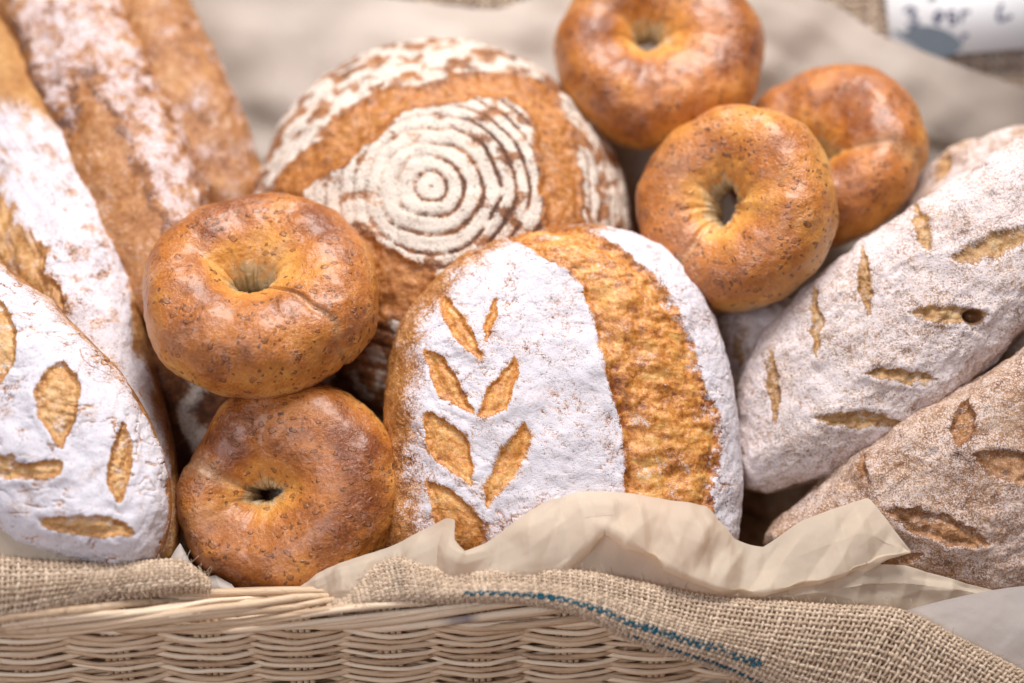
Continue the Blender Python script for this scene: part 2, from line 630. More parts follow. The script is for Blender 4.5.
# --- wheat-ear loaf in the middle
F = Frame(560, 405, -14, up=10, right=3)
L = Loaf(F, [(392, 560), (384, 505), (384, 440), (386, 390), (397, 335), (424, 290), (468, 254), (518, 236), (570, 230), (622, 233),
             (664, 253), (697, 290), (717, 335), (730, 384), (737, 444), (738, 505), (728, 560), (660, 590), (560, 597), (460, 590)], 78, 50, .72)
BAND = spline(L.on([(505, 236), (552, 262), (580, 285), (591, 315), (600, 345), (606, 384), (619, 414), (624, 450), (625, 500), (622, 570), (700, 570),
                    (712, 508), (718, 470), (721, 432), (714, 403), (702, 378), (695, 345), (681, 315), (661, 282), (632, 255), (592, 231), (545, 226)]), 4)
LEAVES = [spline(L.on(p), 3) for p in [
    [(440, 295), (450, 298), (462, 314), (472, 330), (482, 352), (477, 358), (463, 348), (449, 330), (441, 312)],
    [(487, 313), (495, 299), (498, 308), (494, 323), (486, 341), (483, 328)],
    [(425, 349), (445, 360), (457, 375), (463, 394), (477, 414), (460, 409), (438, 392), (428, 370)],
    [(517, 356), (515, 389), (507, 409), (482, 418), (481, 404), (492, 382), (504, 369)],
    [(426, 412), (450, 424), (467, 439), (475, 484), (462, 479), (435, 459), (427, 439)],
    [(528, 423), (527, 454), (514, 479), (495, 499), (487, 509), (484, 489), (497, 459), (512, 437)],
    [(427, 481), (455, 491), (477, 514), (485, 539), (470, 556), (452, 552), (440, 535), (431, 510)],
    [(542, 501), (530, 512), (517, 523), (524, 526), (538, 514)]]]
FLOURZ = spline(L.on([(520, 234), (470, 262), (442, 287), (424, 315), (413, 350), (408, 400), (409, 450), (414, 500), (420, 590), (760, 590), (745, 400), (735, 330), (700, 250), (640, 225)]), 3)


def d_wheat(v, rad, A):
    q = warp(v, 16, 2.2, 3)
    q2 = warp(v, 26, 7, 8)
    sb = sdf(q2 * .35 + warp(v, 9, 2.5, 12) * .65, BAND)
    band = sm(2.5, -2.5, sb)
    sl, lf, dl = leaf_cuts(q, LEAVES, .7, 3.2)
    fz = -sdf(warp(v, 30, 10, 21), FLOURZ)
    fl = .12 + .95 * sm(-22, 26, fz)
    fl -= .05 + .17 * fbm(v, 42, 4, 33)
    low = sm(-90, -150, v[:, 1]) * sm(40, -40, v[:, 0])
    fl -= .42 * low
    ck = np.maximum(cracks(v, 40, .085, 31, (1, 1.7, 1)), .8 * cracks(v, 22, .10, 36, (.8, 1.6, 1)))
    fl -= .42 * ck
    fl -= .30 * sm(6, 0, np.abs(sl)) * sm(0, 1, fbm(v, 14, 2, 40) + .5)
    fl -= .35 * sm(.93, 1.0, rad) * sm(100, 140, np.abs(v[:, 0]) + 0 * rad)
    rough = fbm(v * np.array([1.3, .8, 1]), 15, 4, 60)
    inb = sm(0, -22, sb)
    ridg = 1 - np.abs(fbm(v * np.array([.8, 1.5, 1]), 20, 3, 62))
    fl_in = .10 + .30 * sm(.2, .8, fbm(v, 22, 3, 71)) + .62 * sm(-17, 1, sb) * sm(-.3, .5, fbm(v, 9, 3, 75)) * sm(95, 125, v[:, 0] + .12 * v[:, 1])
    A['flour'][:] = np.clip(np.where(lf > .5, .10 + .12 * fbm(v, 8, 2, 66), .90 * fl * (1 - band) + fl_in * band), 0, 1)
    A['cut'][:] = np.maximum(band, lf)
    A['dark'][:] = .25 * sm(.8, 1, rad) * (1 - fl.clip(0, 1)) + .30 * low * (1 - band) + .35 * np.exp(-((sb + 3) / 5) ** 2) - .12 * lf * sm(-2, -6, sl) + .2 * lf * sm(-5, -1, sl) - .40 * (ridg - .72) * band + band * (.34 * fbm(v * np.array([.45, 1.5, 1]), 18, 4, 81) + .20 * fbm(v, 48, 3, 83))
    d = dl - 5.5 * band * sm(2, -9, sb) + 4.5 * inb + band * (.8 * rough + .9 * (ridg - .7) + 1.8 * fbm(v * np.array([.5, 1.4, 1]), 26, 3, 85)) + .8 * np.exp(-((sb - 4) / 5) ** 2)
    d -= 1.1 * ck * (1 - band)
    return d


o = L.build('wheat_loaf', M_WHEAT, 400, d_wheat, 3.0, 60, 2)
tag(o, 'floured round loaf scored with a wheat ear and split by a golden band', 'bread')

# --- banneton boule behind
F = Frame(443, 240, -165, up=17, right=-4)
rc = [(443 + 188 * math.cos(a), 240 - 186 * math.sin(a)) for a in np.arange(20) / 20 * 2 * math.pi]
L = Loaf(F, rc, 150, 70, .92)
B_OUT = spline(L.on([(262, 215), (276, 186), (300, 154), (326, 137), (336, 122), (352, 108), (372, 96), (380, 89), (428, 86), (464, 72), (496, 73), (520, 76), (556, 94), (572, 136), (581, 176), (583, 230), (575, 330), (530, 370),
                     (545, 270), (542, 225), (538, 180), (535, 150), (520, 108), (488, 99), (440, 106), (400, 119), (380, 139), (340, 168), (304, 194), (322, 212), (352, 225), (376, 238), (408, 258), (436, 272), (445, 300), (380, 320), (330, 270)]), 3)


def d_boule(v, rad, A):
    q = warp(v, 22, 5, 3)
    sb = sdf(q, B_OUT)
    band = sm(2.5, -2.5, sb)
    cen = L.on([(432, 187)])[0]
    r = np.hypot(v[:, 0] - cen[0], v[:, 1] - cen[1])
    arc = np.where(rad < 1, rad, 1) * 0 + r * (1 + .32 * (r / 210) ** 2)
    arc = arc + 4 * fbm(v, 70, 2, 14) + .7 * fbm(v, 16, 2, 15)
    ph = (arc / 17.5) % 1.0
    ring = sm(.0, .17, ph) * sm(1.0, .74, ph)
    brk = fbm(v, 30, 3, 18)
    side = sm(-70, 50, (v[:, 0] - cen[0]) - .5 * (v[:, 1] - cen[1]))      # rings are worn away on one side
    outer = sm(118, 140, r)
    vis = np.clip(.25 + .75 * side - .55 * outer, 0, 1) * sm(-.75, .05, brk + .002 * r)
    fl = .82 - .85 * (1 - ring) * vis
    fl -= .5 * sm(.2, .65, fbm(v * np.array([.8, 1.2, 1]), 26, 4, 19)) * sm(20, 90, r)
    fl -= .5 * outer * sm(.05, .5, fbm(v, 34, 4, 29))
    fl -= .5 * sm(60, -90, v[:, 1] - cen[1] + 30) * sm(60, 110, r) * sm(-.3, .3, brk)
    fl -= .35 * cracks(v, 26, .06, 23)
    fl -= .2 * sm(.88, .98, rad)
    A['flour'][:] = np.clip(fl * (1 - band) + (.10 + .22 * sm(.2, .7, brk)) * band, 0, 1)
    A['cut'][:] = band
    A['dark'][:] = .65 * (1 - ring) * vis * (1 - band) + .2 * (1 - band) + .3 * np.exp(-((sb + 3) / 5) ** 2)
    d = 2.0 * ring * (1 - band) - 4 * band * sm(2, -8, sb) + band * (4 + 2.2 * fbm(v, 17, 4, 44)) + 1.0 * np.exp(-((sb - 4) / 5) ** 2)
    return d


o = L.build('country_loaf', M_BOULE, 300, d_boule, 3, 70, 5)
tag(o, 'big round loaf with spiral flour rings behind the wheat ear loaf', 'bread')

# --- four long loaves on the left, from the front one to the back one
F = Frame(25, 430, 62, up=12, right=-6)
L = Loaf(F, [(-40, 232), (0, 262), (45, 298), (92, 343), (130, 388), (154, 435), (168, 490), (166, 530), (152, 560), (110, 566), (60, 558), (0, 536), (-70, 500), (-130, 420), (-140, 330), (-100, 250)], 62, 55, .74)
LFA = [spline(L.on(p), 3) for p in [
    [(52, 365), (62, 362), (71, 368), (80, 384), (80, 404), (72, 428), (62, 449), (48, 432), (36, 409), (35, 392), (42, 375)],
    [(-5, 298), (8, 310), (17, 333), (15, 358), (6, 377), (-10, 387), (-22, 340)],
    [(123, 421), (131, 434), (135, 452), (131, 477), (120, 504), (109, 489), (106, 467), (112, 447)],
    [(-14, 452), (0, 455), (14, 454), (17, 463), (30, 462), (60, 459), (63, 469), (54, 478), (30, 480), (0, 478), (-15, 475)],
    [(39, 519), (75, 515), (112, 517), (138, 532), (120, 537), (85, 538), (55, 531)]]]


def d_a(v, rad, A):
    q = warp(v, 14, 1.6, 3)
    sl, lf, dl = leaf_cuts(q, LFA, 1.0, 4.2)
    ck = np.maximum(cracks(v, 40, .10, 31, (.7, 1.8, 1)), .8 * cracks(v, 70, .06, 35, (.6, 1.6, 1)))
    fl = .97 - .50 * ck - .22 * sm(.2, .8, fbm(v, 30, 3, 37))
    up = sm(-10, 90, v[:, 1]) * sm(.72, .95, rad)
    fl -= .55 * up + .42 * sm(.965, 1, rad)
    A['flour'][:] = np.clip(np.where(lf > .5, .08 + .35 * sm(.2, .7, fbm(v, 16, 2, 40)), fl), 0, 1.1)
    A['cut'][:] = lf
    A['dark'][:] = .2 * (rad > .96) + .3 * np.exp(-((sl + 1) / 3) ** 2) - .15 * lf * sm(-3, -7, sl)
    return dl - 1.7 * ck + lf * 1.2 * fbm(v, 9, 3, 51)


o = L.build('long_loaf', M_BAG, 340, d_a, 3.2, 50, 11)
GB = 'long loaves leaning at the left of the basket'
tag(o, 'nearest long white floured loaf with golden leaf cuts, at the lower left', 'bread', GB)

F = Frame(62, 300, -62, up=20, right=-10)
L = Loaf(F, [(-40, -60), (14, 8), (56, 84), (90, 155), (117, 225), (136, 285), (144, 340), (158, 390), (170, 440), (177, 500), (174, 555), (150, 585), (90, 580), (40, 500), (0, 420), (-40, 330), (-70, 220), (-75, 110)], 62, 50, .78)
PB = spline(L.on([(-40, 175), (-10, 188), (8, 198), (16, 207), (17, 220), (27, 230), (42, 244), (54, 256), (46, 272), (62, 287), (70, 318), (56, 318), (26, 296), (0, 280), (-40, 262)]), 2)


def d_b(v, rad, A):
    sb = sdf(warp(v, 13, 5, 3), PB)
    pm = sm(1.5, -2, sb)
    px = v[:, 0]
    ck = cracks(v, 38, .06, 31, (.6, 1.9, 1))
    fl = .84 - .5 * ck - .28 * sm(.2, .7, fbm(v, 26, 3, 37)) - .62 * sm(.80, .98, rad + .07 * fbm(v, 40, 2, 38)) * sm(-60, 40, px)
    fl -= .9 * sm(165, 215, v[:, 1] + .35 * px) + .35 * sm(.95, 1, rad)
    A['flour'][:] = np.clip(fl * (1 - pm) + pm * (.1 + .3 * sm(.1, .7, fbm(v, 18, 2, 41))), 0, 1.1)
    A['cut'][:] = pm
    A['dark'][:] = .35 * np.exp(-((sb + 2) / 4) ** 2)
    return -5 * pm * sm(1, -8, sb) + pm * (3 + 4 * fbm(v, 14, 3, 52)) - 1.5 * ck + 2.5 * np.exp(-((sb - 3) / 4) ** 2)


o = L.build('long_loaf', M_BAG, 300, d_b, 3.2, 50, 12)
tag(o, 'long white loaf with a torn golden patch behind the leaf-cut one', 'bread', GB)

F = Frame(105, 120, -140, up=20, right=-6)
L = Loaf(F, [(-20, -95), (60, -100), (112, -40), (150, 55), (181, 120), (204, 185), (214, 250), (205, 310), (160, 330), (110, 280), (65, 200), (30, 110), (0, 20), (-25, -40)], 56, 45, .95)
SC1 = spline(L.on([(0, -90), (60, -80), (112, -20), (146, 62), (176, 125), (198, 190), (208, 250), (190, 265), (166, 225), (142, 165), (110, 108), (88, 72), (76, 84), (74, 130), (52, 110), (22, 30)]), 3)


def d_c(v, rad, A):
    s1 = sdf(warp(v, 24, 7, 3), SC1)
    fl = .54 * sm(14, -14, s1) - .36 * sm(.0, .6, fbm(v, 20, 3, 37)) + .10
    A['flour'][:] = np.clip(fl, 0, 1)
    A['cut'][:] = sm(2, 12, s1)
    A['dark'][:] = .5 * np.exp(-((s1 - 2) / 5) ** 2)
    return 3.5 * sm(10, -10, s1) + 1.2 * fbm(v, 24, 3, 44)


o = L.build('long_loaf', M_BAG2, 220, d_c, 3, 50, 13)
tag(o, 'brown long loaf with a dusty flour ridge, beside the plain golden one', 'bread', GB)

F = Frame(165, 60, -195, up=20, right=4)
L = Loaf(F, [(60, -120), (140, -120), (182, -20), (214, 52), (244, 118), (259, 165), (256, 205), (225, 235), (180, 215), (140, 130), (100, 40), (70, -50)], 62, 45, .98)


def d_d(v, rad, A):
    A['flour'][:] = np.clip(  .16 + .38 * fbm(v, 40, 3, 37) + .15 * sm(.7, 1, rad), 0, .62)
    A['cut'][:] = .8
    A['dark'][:] = .25 * fbm(v, 40, 2, 39)
    return 1.2 * fbm(v, 26, 3, 44)


o = L.build('long_loaf', M_BAG2, 180, d_d, 3, 50, 14)
tag(o, 'plain golden long loaf hindmost on the left, beside the back paper', 'bread', GB)


# --- olive and rye loaves on the right, and loaves half hidden under the pile
def scored(cuts, hole=None, base=.62, var=.35, dk=.15, edge=.5, seed=3, depth=4.0):
    def d(v, rad, A):
        q = warp(v, 15, 2.6, seed)
        sl, lf, dl = leaf_cuts(q, cuts, 1.0, depth)
        fl = base + var * fbm(v, 60, 3, seed + 4) + .08 * fbm(v, 12, 3, seed + 6) - edge * sm(.86, 1, rad)
        fl -= .4 * cracks(v, 24, .05, seed + 8)
        A['flour'][:] = np.clip(np.where(lf > .5, .10 + .3 * sm(.1, .7, fbm(v, 12, 2, seed + 9)), fl), 0, 1)
        A['cut'][:] = lf
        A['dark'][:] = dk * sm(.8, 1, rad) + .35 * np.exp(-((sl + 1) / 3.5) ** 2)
        if hole is not None:
            hr = np.hypot(v[:, 0] - hole[0], (v[:, 1] - hole[1]) * 1.25)
            dl = dl - 16 * sm(10, 4, hr)
            A['dark'] += 2.2 * sm(10, 7, hr)
            A['flour'] *= sm(8, 12, hr)
        return dl + lf * 1.3 * fbm(v, 9, 3, 51) + .8 * fbm(v, 13, 3, seed + 20)
    return d


F = Frame(890, 320, -32, up=8, right=-10)
L = Loaf(F, [(737, 482), (734, 430), (742, 378), (770, 325), (825, 272), (895, 220), (960, 177), (1020, 142), (1090, 120), (1120, 170), (1100, 240), (1050, 300), (1005, 352), (955, 398), (900, 436), (850, 466), (795, 488), (755, 492)], 66, 55, .70)
cuts = [L.on(leaf(*a)) for a in [((915, 203), (929, 254), 17), ((862, 243), (868, 317), 15), ((815, 285), (817, 358), 13), ((771, 346), (777, 427), 13),
                                 ((948, 263), (1040, 228), 24), ((908, 313), (990, 316), 17), ((860, 371), (942, 380), 14), ((808, 418), (908, 422), 18)]]
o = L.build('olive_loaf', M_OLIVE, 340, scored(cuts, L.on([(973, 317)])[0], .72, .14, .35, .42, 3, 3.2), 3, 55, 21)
tag(o, 'pale dusty oval loaf with two rows of slashes and a green olive hole, right side', 'bread')
ov = None

F = Frame(960, 478, 14, up=8, right=-14)
L = Loaf(F, [(764, 545), (780, 522), (825, 474), (868, 440), (930, 401), (1000, 366), (1080, 330), (1150, 360), (1160, 450), (1110, 540), (1045, 585), (1000, 594), (940, 585), (870, 575), (800, 565)], 66, 55, .72)
cuts = [L.on(leaf(*a)) for a in [((968, 398), (958, 448), 24), ((972, 455), (1060, 480), 32), ((884, 510), (992, 545), 30), ((862, 452), (868, 500), 9), ((862, 566), (925, 556), 14)]]
o = L.build('rye_loaf', M_RYE, 340, scored(cuts, None, .50, .16, .15, .35, 6, 4.5), 4.5, 60, 22)
tag(o, 'brown rye loaf with deep slashes in the lower right corner', 'bread')

F = Frame(990, 190, -120, up=12, right=-10)
L = Loaf(F, [(895, 230), (915, 185), (945, 155), (985, 138), (1040, 128), (1100, 140), (1110, 210), (1060, 260), (960, 270)], 50, 45, .75)
cuts = [L.on(leaf((950, 150), (938, 186), 14))]
o = L.build('olive_loaf', M_OLIVE, 140, scored(cuts, None, .62, .3, .2, .4, 9), 3, 50, 23)
tag(o, 'dusty loaf end peeping out behind the slashed oval loaf, by the back paper', 'bread')

F = Frame(1010, 370, -75, up=8, right=-10)
L = Loaf(F, [(900, 420), (950, 370), (1010, 318), (1070, 280), (1130, 290), (1120, 380), (1050, 440), (950, 460)], 50, 45, .75)
o = L.build('rye_loaf', M_RYE, 120, scored([L.on(leaf((960, 380), (1000, 400), 10))], None, .35, .3, .3, .4, 10), 3, 50, 24)
tag(o, 'dark loaf edge showing in the gap between the oval and the rye loaf', 'bread')

F = Frame(735, 362, -105, up=10)
L = Loaf(F, [(650, 340), (695, 300), (745, 292), (800, 310), (820, 360), (800, 410), (750, 432), (700, 430), (660, 400)], 50, 50, .75)
o = L.build('olive_loaf', M_OLIVE, 140, scored([L.on(leaf((735, 330), (742, 370), 10))], None, .55, .35, .3, .4, 12), 3, 50, 25)
tag(o, 'dusty loaf in the shadow between the wheat ear loaf and the oval loaf', 'bread')

F = Frame(745, 500, -190, up=10)  # added loaf, dark and set deep, to darken the shaded gap
L = Loaf(F, [(640, 470), (690, 430), (760, 415), (830, 430), (870, 490), (850, 560), (780, 590), (700, 585), (650, 540)], 55, 50, .8)
o = L.build('rye_loaf', M_RYE, 100, scored([L.on(leaf((720, 500), (790, 520), 12))], None, .05, .2, .6, .3, 15), 3, 50, 27)
tag(o, 'added dark crusty loaf standing in for the shade in the gap below the slashed oval loaf', 'bread')

F = Frame(200, 440, -75, up=10)
L = Loaf(F, [(140, 300), (190, 280), (250, 300), (330, 360), (370, 440), (340, 540), (260, 590), (170, 580), (130, 480)], 60, 50, .8)


def d_under(v, rad, A):
    st = np.sin((v[:, 0] * .9 + v[:, 1] * .3) / 9 + 2.5 * fbm(v, 60, 2, 3))
    A['flour'][:] = np.clip(.35 + .45 * st, 0, .8)
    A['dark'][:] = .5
    return 2 * st


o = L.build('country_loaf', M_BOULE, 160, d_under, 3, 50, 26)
tag(o, 'flour-streaked dark loaf in the shadow beneath the two front bagels', 'bread')


# ------------------------------------------------------------------ bagels
def bagel(frame, Ro, Rh, h, label, seed, hole_off=(0, 0), oval=(1, 1), hole_oval=(1, 1), hole_rot=0, seams=(), lobes=(), n=(300, 170), dust_sheen=0.0, dark=0.0, lump=1.7):
    a, b = n
    ph, ps = np.meshgrid(np.arange(a) / a * 2 * math.pi, np.arange(b) / b * 2 * math.pi, indexing='ij')
    ph, ps = ph.ravel(), ps.ravel()
    one = np.stack([np.cos(ph) * 2, np.sin(ph) * 2, np.full_like(ph, seed * 3.7)], 1)
    ro = Ro * (1 + .035 * vn(one, seed)) * np.hypot(np.cos(ph) * oval[0], np.sin(ph) * oval[1])
    for deg, wid, amt in lobes:                              # flats and bulges from proving against its neighbours
        dl = (ph - math.radians(deg) + math.pi) % (2 * math.pi) - math.pi
        ro = ro * (1 + amt * np.exp(-(dl / wid) ** 2))
    hp = ph - math.radians(hole_rot)
    rh = Rh / np.sqrt((np.cos(hp) / hole_oval[0]) ** 2 + (np.sin(hp) / hole_oval[1]) ** 2) * (1 + .22 * vn(one * 1.7, seed + 3))
    hh = h * (1 + .07 * vn(one, seed + 5))
    groove = np.zeros_like(ph)
    for deg, wid, dep, lip in seams:
        dl = (ph - math.radians(deg) + math.pi) % (2 * math.pi) - math.pi
        dl = dl + .10 * vn(np.stack([ps * 1.3, ph * 0, ph * 0 + seed], 1), seed + 9)
        groove += dep * np.exp(-(dl / wid) ** 2)
        side = sm(-.04, .07, dl) * np.exp(-np.abs(dl) / .35)
        ro = ro * (1 + lip * .5 * side)
        hh = hh * (1 + lip * side)
    e = .90
    cs, sn = np.cos(ps), np.sin(ps)
    cs, sn = np.sign(cs) * np.abs(cs) ** e, np.sign(sn) * np.abs(sn) ** e
    top = sn > 0
    hs = np.where(top, hh, hh * .8)
    rc, w = (ro + rh) / 2, (ro - rh) / 2
    r = rc + w * cs
    # dough rolls in towards the hole
    k = np.clip((ro - r) / (ro - rh), 0, 1)
    x = r * np.cos(ph) + hole_off[0] * k
    y = r * np.sin(ph) + hole_off[1] * k
    z = hs * sn * (1 - .16 * k)
    v = np.stack([x, y, z], 1)
    G = v.reshape(a, b, 3)
    du = np.roll(G, -1, 0) - np.roll(G, 1, 0)
    dv = np.roll(G, -1, 1) - np.roll(G, 1, 1)
    nr = np.cross(du, dv).reshape(-1, 3)
    nr /= np.linalg.norm(nr, axis=1)[:, None] + 1e-9
    if (nr[b // 4] @ np.array([0, 0, 1])) < 0:
        nr = -nr
    wr = fbm(np.stack([np.cos(ph) * 3.2, np.sin(ph) * 3.2, k * .8], 1), 1.0, 3, seed + 33)      # wrinkles running into the hole
    d = lump * fbm(v, 48, 3, seed) + .3 * fbm(v, 12, 2, seed + 40) - 3.5 * groove + 1.1 * wr * sm(.6, .95, k)
    v = v + nr * d[:, None]
    # shape of the baked colour: dark crown, paler sides, bare dough in the hole
    crown = sm(-.1, .8, sn)
    pale = sm(.86, .99, k + .06 * fbm(v, 16, 3, seed + 60)) * .95 + .25 * sm(.05, -.5, sn)
    pale = np.clip(pale + .25 * groove, 0, 1)
    A = {'dark': .6 * (1 - crown) + .6 * sm(.6, .9, k) - dark + .25 * fbm(v, 60, 2, seed + 70), 'pale': pale, 'dust_sheen': dust_sheen + .15 * crown - .3 * sm(.6, .9, k)}  # last entry places the painted sheen, strongest on the crown
    i = np.arange(a * b).reshape(a, b)
    q = np.stack([i, np.roll(i, -1, 0), np.roll(np.roll(i, -1, 0), -1, 1), np.roll(i, -1, 1)], -1).reshape(-1, 4)
    p0, p1, p2 = v[q[b // 4][0]], v[q[b // 4][1]], v[q[b // 4][2]]
    if np.cross(p1 - p0, p2 - p0)[2] < 0:
        q = q[:, ::-1]
    o = mesh_object('bagel', v * K, q, M_BAGEL, attrs=A)
    o.matrix_world = frame.matrix()
    return tag(o, label, 'bagel', 'glazed seeded bagels in the basket')


bagel(Frame(262, 295, 14, up=34, right=3), 113, 12, 58, 'glazed bagel lying flat above the other front bagel, crease at its right', 3,
      hole_off=(-8, 0), hole_oval=(1.5, .8), seams=((-38, .045, .75, .05),), lobes=((25, .5, .03), (200, .6, .03), (110, .5, -.03)), n=(420, 230))
bagel(Frame(290, 489, 22, up=10, right=-6), 111, 7, 58, 'glazed bagel standing at the basket rim, lowest of all, with a pinched hole', 5,
      hole_off=(-18, -6), oval=(1.0, .95), hole_oval=(1.7, .75), hole_rot=10, seams=((165, .16, .9, .05), (205, .16, .5, .0)), lobes=((150, .35, -.11), (215, .4, .06), (300, .5, .03), (60, .4, .03)), n=(420, 230), dark=.06)
bagel(Frame(736, 209, -42, up=10, right=-27), 103, 13, 54, 'upright bagel with a tall narrow hole, leaning above the oval loaf', 8,
      hole_off=(-6, 2), oval=(1.03, 1.02), hole_oval=(.85, 1.6), hole_rot=-8, seams=((238, .08, .9, .07), (140, .2, .4, 0)), lobes=((180, .6, -.03), (60, .5, .03)), n=(340, 190), dark=-.08)
bagel(Frame(659, 55, -150, up=18, right=-4), 115, 11, 58, 'topmost bagel resting against the back paper, with a small round hole', 11,
      hole_off=(-12, 8), oval=(1.0, .95), seams=((150, .2, .3, .0),), n=(260, 140), dark=.04)
bagel(Frame(825, 160, -130, up=26, right=-28), 108, 15, 50, 'tilted bagel with a wide folded hole, rightmost, under the sign', 14,
      hole_off=(-8, 0), oval=(1.0, 1.0), hole_oval=(1.6, .7), hole_rot=-35, seams=((140, .14, 1.2, .06), (-20, .10, .9, .05)), lobes=((60, .5, .05), (-70, .6, -.06)), n=(260, 140), dark=.05)


# ------------------------------------------------------------------ sheets (paper and cloth)
def net(rows, nu, nv, lin_u=False, lin_v=False):
    """rows of (px,py,n) control points -> dense grid of world points"""
    G = np.array([[P(*p) for p in r] for r in rows])

    def res(G, n, lin):
        m = len(G)
        ln = np.linalg.norm(np.diff(G, axis=0), axis=2).mean(1)
        t = np.interp(np.linspace(0, ln.sum(), n), np.concatenate([[0], np.cumsum(ln)]), np.arange(m))
        i = np.clip(t.astype(int), 0, m - 2)
        f = (t - i)[:, None, None]
        b, c = G[i], G[i + 1]
        a, d = G[np.maximum(i - 1, 0)], G[np.minimum(i + 2, m - 1)]
        cr = .5 * (2 * b + (c - a) * f + (2 * a - 5 * b + 4 * c - d) * f ** 2 + (3 * b - a - 3 * c + d) * f ** 3)
        li = b + (c - b) * f
        return li * lin + cr * (1 - lin)
    G = res(G, nv, lin_v)
    return res(G.transpose(1, 0, 2), nu, lin_u).transpose(1, 0, 2)


def gnormal(G):
    n = np.cross(np.gradient(G, axis=1), np.gradient(G, axis=0))
    n /= np.linalg.norm(n, axis=2)[..., None] + 1e-12
    s = np.sign((n * AN).sum(2).mean()) or 1
    return n * s


def crumple(p, count, size, seed):
    """piecewise flat facets meeting in sharp folds, like creased paper"""
    r = np.random.default_rng(seed)
    p3 = np.concatenate([p, np.zeros((len(p), 1))], 1)
    h = np.zeros(len(p))
    for k in range(count):
        a = r.uniform(0, math.pi)
        lam = size * r.uniform(.6, 2.2)
        x = (p @ np.array([math.cos(a), math.sin(a)])) / lam + r.uniform(0, 9) + .12 * vn(p3 / lam * .7, seed + k)
        fr, pk = x % 1.0, r.uniform(.3, .7)
        tri = np.minimum(fr / pk, (1 - fr) / (1 - pk)) * .5
        gate = sm(-.15, .35, vn(p3 / (size * 3.2) + k * 7.7, seed + 90 + k))
        h += lam * r.uniform(.5, 1) * tri * gate * r.choice([-1, 1])
    return h / math.sqrt(count)


def paper(rows, nu, nv, mat, label, amp=.2, count=8, size=45, seed=1, lin_u=.3, lin_v=.2):
    G = net(rows, nu, nv, lin_u, lin_v)
    nr = gnormal(G)
    flat = G.reshape(-1, 3)
    p2 = np.stack([flat @ AX, flat @ AU], 1) / K
    d = amp * crumple(p2, count, size, seed) + .5 * fbm(flat / K, 30, 3, seed)
    t = np.repeat(np.linspace(0, 1, nv), nu)
    d = d * (.35 + .65 * sm(0, .2, t)) * (1 - .9 * sm(.5, .95, t))
    v = flat + nr.reshape(-1, 3) * d[:, None] * K
    org = v.mean(0)
    o = mesh_object('parchment_paper', v - org, grid_quads(nv, nu), mat, smooth=True)
    o.location = org
    return tag(o, label, 'paper')


# back and bottom lining: one big sheet rising behind the pile
top = [(40, -60, -215), (180, -30, -250), (300, -14, -262), (420, 1, -262), (495, 9, -262), (560, -12, -262), (680, -22, -262), (770, -14, -258), (832, 3, -252), (880, 34, -246), (935, 56, -240), (1024, 88, -232), (1150, 120, -220)]
rows = [top]
for py, n, amp in ((75, -255, 1), (150, -262, 1), (260, -268, .6), (420, -300, .3), (600, -240, 0), (700, -60, 0)):
    r = []
    for i, (x, y0, n0) in enumerate(top):
        yy = y0 + (py - 0) if py < 100 else py + .25 * y0
        wob = amp * 14 * math.sin(i * 2.1 + py * .013)
        r.append((x + (0 if py > 200 else 6 * math.sin(i * 1.3)), yy, n + wob))
    rows.append(r)
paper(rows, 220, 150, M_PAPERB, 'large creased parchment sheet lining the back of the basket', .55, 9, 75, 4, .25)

# front sheet standing between the loaves and the rim
T = [(284, 602, 70), (303, 584, 80), (328, 569, 84), (388, 548, 84), (430, 527, 84), (446, 518, 88), (455, 520, 92), (455, 540, 99), (464, 552, 100), (486, 543, 96), (514, 523, 90), (543, 504, 86), (578, 492, 84),
     (625, 494, 84), (667, 500, 86), (704, 507, 84), (719, 523, 84), (735, 539, 84), (763, 547, 78), (803, 520, 76), (866, 498, 72), (875, 505, 76), (893, 527, 84), (911, 550, 92)]
Mx = [(284, 604, 72), (304, 592, 84), (332, 582, 90), (390, 568, 92), (428, 552, 92), (440, 545, 92), (444, 548, 98), (450, 556, 103), (466, 562, 104), (492, 556, 101), (522, 545, 98), (552, 535, 97), (590, 520, 98),
      (636, 520, 98), (676, 536, 102), (712, 551, 102), (728, 560, 100), (744, 568, 96), (768, 571, 88), (806, 553, 92), (858, 534, 90), (874, 535, 90), (890, 543, 92), (911, 551, 93)]
Fo = [(284, 606, 74), (306, 598, 84), (336, 594, 92), (392, 588, 94), (426, 580, 94), (440, 578, 94), (446, 578, 98), (454, 578, 100), (470, 578, 102), (498, 575, 104), (530, 570, 104), (560, 566, 104), (604, 528, 106),
      (640, 548, 112), (682, 573, 114), (715, 586, 112), (730, 590, 110), (748, 592, 106), (774, 590, 102), (808, 584, 102), (848, 572, 98), (868, 565, 96), (888, 557, 95), (911, 552, 94)]
Un = [(284, 609, 74), (306, 606, 82), (336, 606, 86), (392, 606, 88), (426, 604, 88), (440, 604, 88), (446, 604, 88), (454, 604, 88), (470, 604, 90), (498, 604, 92), (530, 602, 92), (560, 600, 92), (596, 596, 92),
      (640, 600, 88), (682, 608, 86), (715, 612, 84), (730, 612, 84), (748, 612, 82), (774, 606, 84), (808, 596, 86), (848, 582, 86), (868, 572, 88), (888, 560, 91), (911, 553, 93)]
Sh = [(f[0], f[1] + 5, f[2] - 20) if 585 < f[0] < 855 else tuple((p + q) / 2 for p, q in zip(f, u)) for f, u in zip(Fo, Un)]      # the undercut below the fold
paper([T, Mx, Fo, Sh, Un], 420, 120, M_PAPER, 'crumpled tan parchment standing up in front of the wheat ear loaf', .75, 7, 42, 9, .7, .8)
T = [(640, 590, 74), (740, 586, 78), (790, 583, 80), (830, 574, 80), (866, 563, 80), (905, 565, 78), (938, 574, 76), (968, 583, 74), (1000, 592, 70)]
